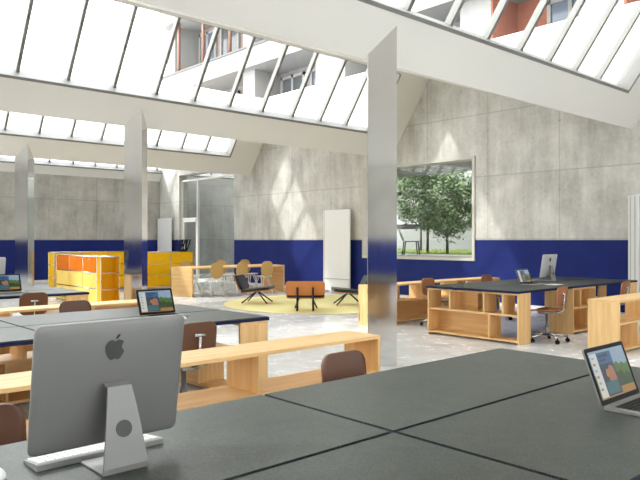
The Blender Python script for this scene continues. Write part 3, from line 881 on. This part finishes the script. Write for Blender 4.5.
tree('leafy tree with a straight thin trunk left in the picture window', 19.5, 15.6, 1.0, 1.25, 3.0, 8500, 1, 4)
tree('leafy tree with a forked trunk right in the picture window', 18.3, 13.8, .62, 1.4, 3.2, 9500, 2, 5)
tree('leafy tree behind the forked one, at the right side of the picture window', 22.6, 13.2, 1.2, 1.9, 3.6, 6500, 3, 4)
tree('leafy tree farthest back on the left in the picture window', 22.9, 18.7, 1.1, 2.0, 3.7, 7000, 4, 4)
r = thing('garden_chair', 'black metal garden chair on the terrace outside the picture window', 'chair', (16.63, 13.99, TG), head(.74, -.67))
bm = bmesh.new(); bm_box(bm, -.24, .24, -.22, .24, .42, .445, 0, .008); obj('seat', bm, 'black_metal', r)
bm = bmesh.new()
bm_plate(bm, .48, .36, .06, .016, lambda u, v, o: Vector((u, -.25 - .14 * v / .36 + o, .46 + v))); obj('backrest', bm, 'black_metal', r)
for sx in (-1, 1):
    for sy in (-1, 1):
        bm = bmesh.new(); bm_tube(bm, [(sx * .22, sy * .20, .43), (sx * .24, sy * .25, 0)], .02, 8); obj('leg', bm, 'black_metal', r)

# ------------------------------------------------------------------ apartment building beyond the roof
bd = thing('apartment_building', 'white and red brick apartment block with balconies seen through the skylights', 'building', (30, 0, -.7))
bd.scale = (1.5, 1.5, 1.5)
Z0, Z1 = 1.081, 19
box('core_wall', 'facade_plaster', 1.8, 10, -6, 35.6, Z0, Z1, bd)
# pilasters between the loggias: (y0, y1)
PY = ((34.9, 35.8), (27.0, 28.0), (20.5, 22.4), (13.2, 14.5), (8.6, 10.0), (3.6, 5.0), (-2, -.5))
for y0, y1 in PY: box('pilaster', 'facade_plaster', 0, 1.8, y0, y1, Z0, Z1, bd)
for z0, z1 in ((2.0, 3.0), (6.2, 7.3), (10.0, 10.95), (14.0, 15.0), (18, 19)):
    s = box('balcony_slab', 'facade_plaster', -.5, 1.8, -6, 35.8, z0, z1, bd)
    box('coping', 'grey_grommet', -.56, -.35, -6, 35.8, z1, z1 + .10, s)
# brick infill and windows at the back of every loggia
def win(y0, y1, z0, z1, pane, x=1.74):
    bm = bmesh.new(); f_ = .14
    for a0, a1, b0, b1 in ((y0, y0 + f_, z0, z1), (y1 - f_, y1, z0, z1), (y0, y1, z0, z0 + f_), (y0, y1, z1 - f_, z1), ((y0 + y1) / 2 - f_ / 2, (y0 + y1) / 2 + f_ / 2, z0, z1)):
        bm_box(bm, x - .14, x, a0, a1, b0, b1)
    w = obj('window', bm, 'facade_plaster', bd)
    box('pane', pane, x - .07, x - .05, y0 + f_, y1 - f_, z0 + f_, z1 - f_, w)
bays = [(28.0, 34.9), (22.4, 27.0), (14.5, 20.5), (10.0, 13.2), (5.0, 8.6), (-.5, 3.6)]
for bi, (y0, y1) in enumerate(bays):
    for fi, (z0, z1) in enumerate(((3.0, 6.2), (7.3, 10.0), (10.95, 14.0), (15.0, 18.0))):
        red = bi >= 3
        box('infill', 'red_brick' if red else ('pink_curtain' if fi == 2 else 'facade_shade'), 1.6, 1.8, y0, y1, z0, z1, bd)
        n = max(1, int((y1 - y0) / 1.9)); ww = (y1 - y0) / n
        for i in range(n):
            if red and i > 0: continue
            win(y0 + i * ww + .2, (y0 + 1.9 if red else y0 + (i + 1) * ww - .25), z0 + .3, z1 - .25, ('blue_glass', 'grey_glass')[(bi + fi + i) % 2], 1.6)
        if red: box('side_brick', 'red_brick', .02, 1.6, y1 - .06, y1 + .01, z0, z1, bd)
for y0, y1 in ((22.4, 27.0), (28.0, 34.9)):
    bm = bmesh.new(); y = y0 + .9
    while y < y1: bm_tube(bm, [(-.2, y, 10.95), (-.2, y, 14.0)], .09, 8); y += 2.6
    obj('balcony_post', bm, 'brown_shell', bd)

# ------------------------------------------------------------------ light
wd = bpy.data.worlds.new('World'); bpy.context.scene.world = wd; wd.use_nodes = True
nt = wd.node_tree; bg = nt.nodes['Background']
tc = nt.nodes.new('ShaderNodeTexCoord'); sp = nt.nodes.new('ShaderNodeSeparateXYZ'); nt.links.new(tc.outputs['Generated'], sp.inputs[0])
nz = noise(nt, tc.outputs['Generated'], 2.5, 5, .6, (1, 1, 2.5))
base = ramp(nt, sp.outputs['Z'], [(0, (1, .985, .96)), (.35, (1, .99, .975)), (1, (.90, .94, 1))])
nt.links.new(mixc(nt, ramp(nt, nz, [(.45, (0, 0, 0)), (.7, (1, 1, 1))]), base, (1, 1, 1)), bg.inputs[0])
bg.inputs[1].default_value = 3.7
sd = bpy.data.lights.new('sun', 'SUN'); sd.energy = 1.6; sd.angle = math.radians(2.5); sd.color = (1, .97, .93)
so = bpy.data.objects.new('sun', sd); C.objects.link(so)
so.rotation_euler = Vector((.75, -.50, -.85)).to_track_quat('-Z', 'Y').to_euler(); so.location = (-5, 10, 15)

# ------------------------------------------------------------------ camera and view
cd = bpy.data.cameras.new('camera'); cam = bpy.data.objects.new('camera', cd); C.objects.link(cam)
cam.location = (0, 0, H)
cam.rotation_euler = Vector((FX, FY, 0)).to_track_quat('-Z', 'Y').to_euler()
cd.sensor_width = 36; cd.lens = 664 / 640 * 36; cd.clip_start = .05; cd.clip_end = 300
sc = bpy.context.scene; sc.camera = cam
sc.view_settings.view_transform = 'Standard'; sc.view_settings.look = 'None'
sc.view_settings.gamma = 1; sc.view_settings.use_curve_mapping = False
sc.view_settings.exposure = 1.08
cy = sc.cycles
cy.max_bounces = 12; cy.diffuse_bounces = 7; cy.glossy_bounces = 5; cy.transparent_max_bounces = 16; cy.transmission_bounces = 6
cy.use_denoising = True; cy.sample_clamp_indirect = 8
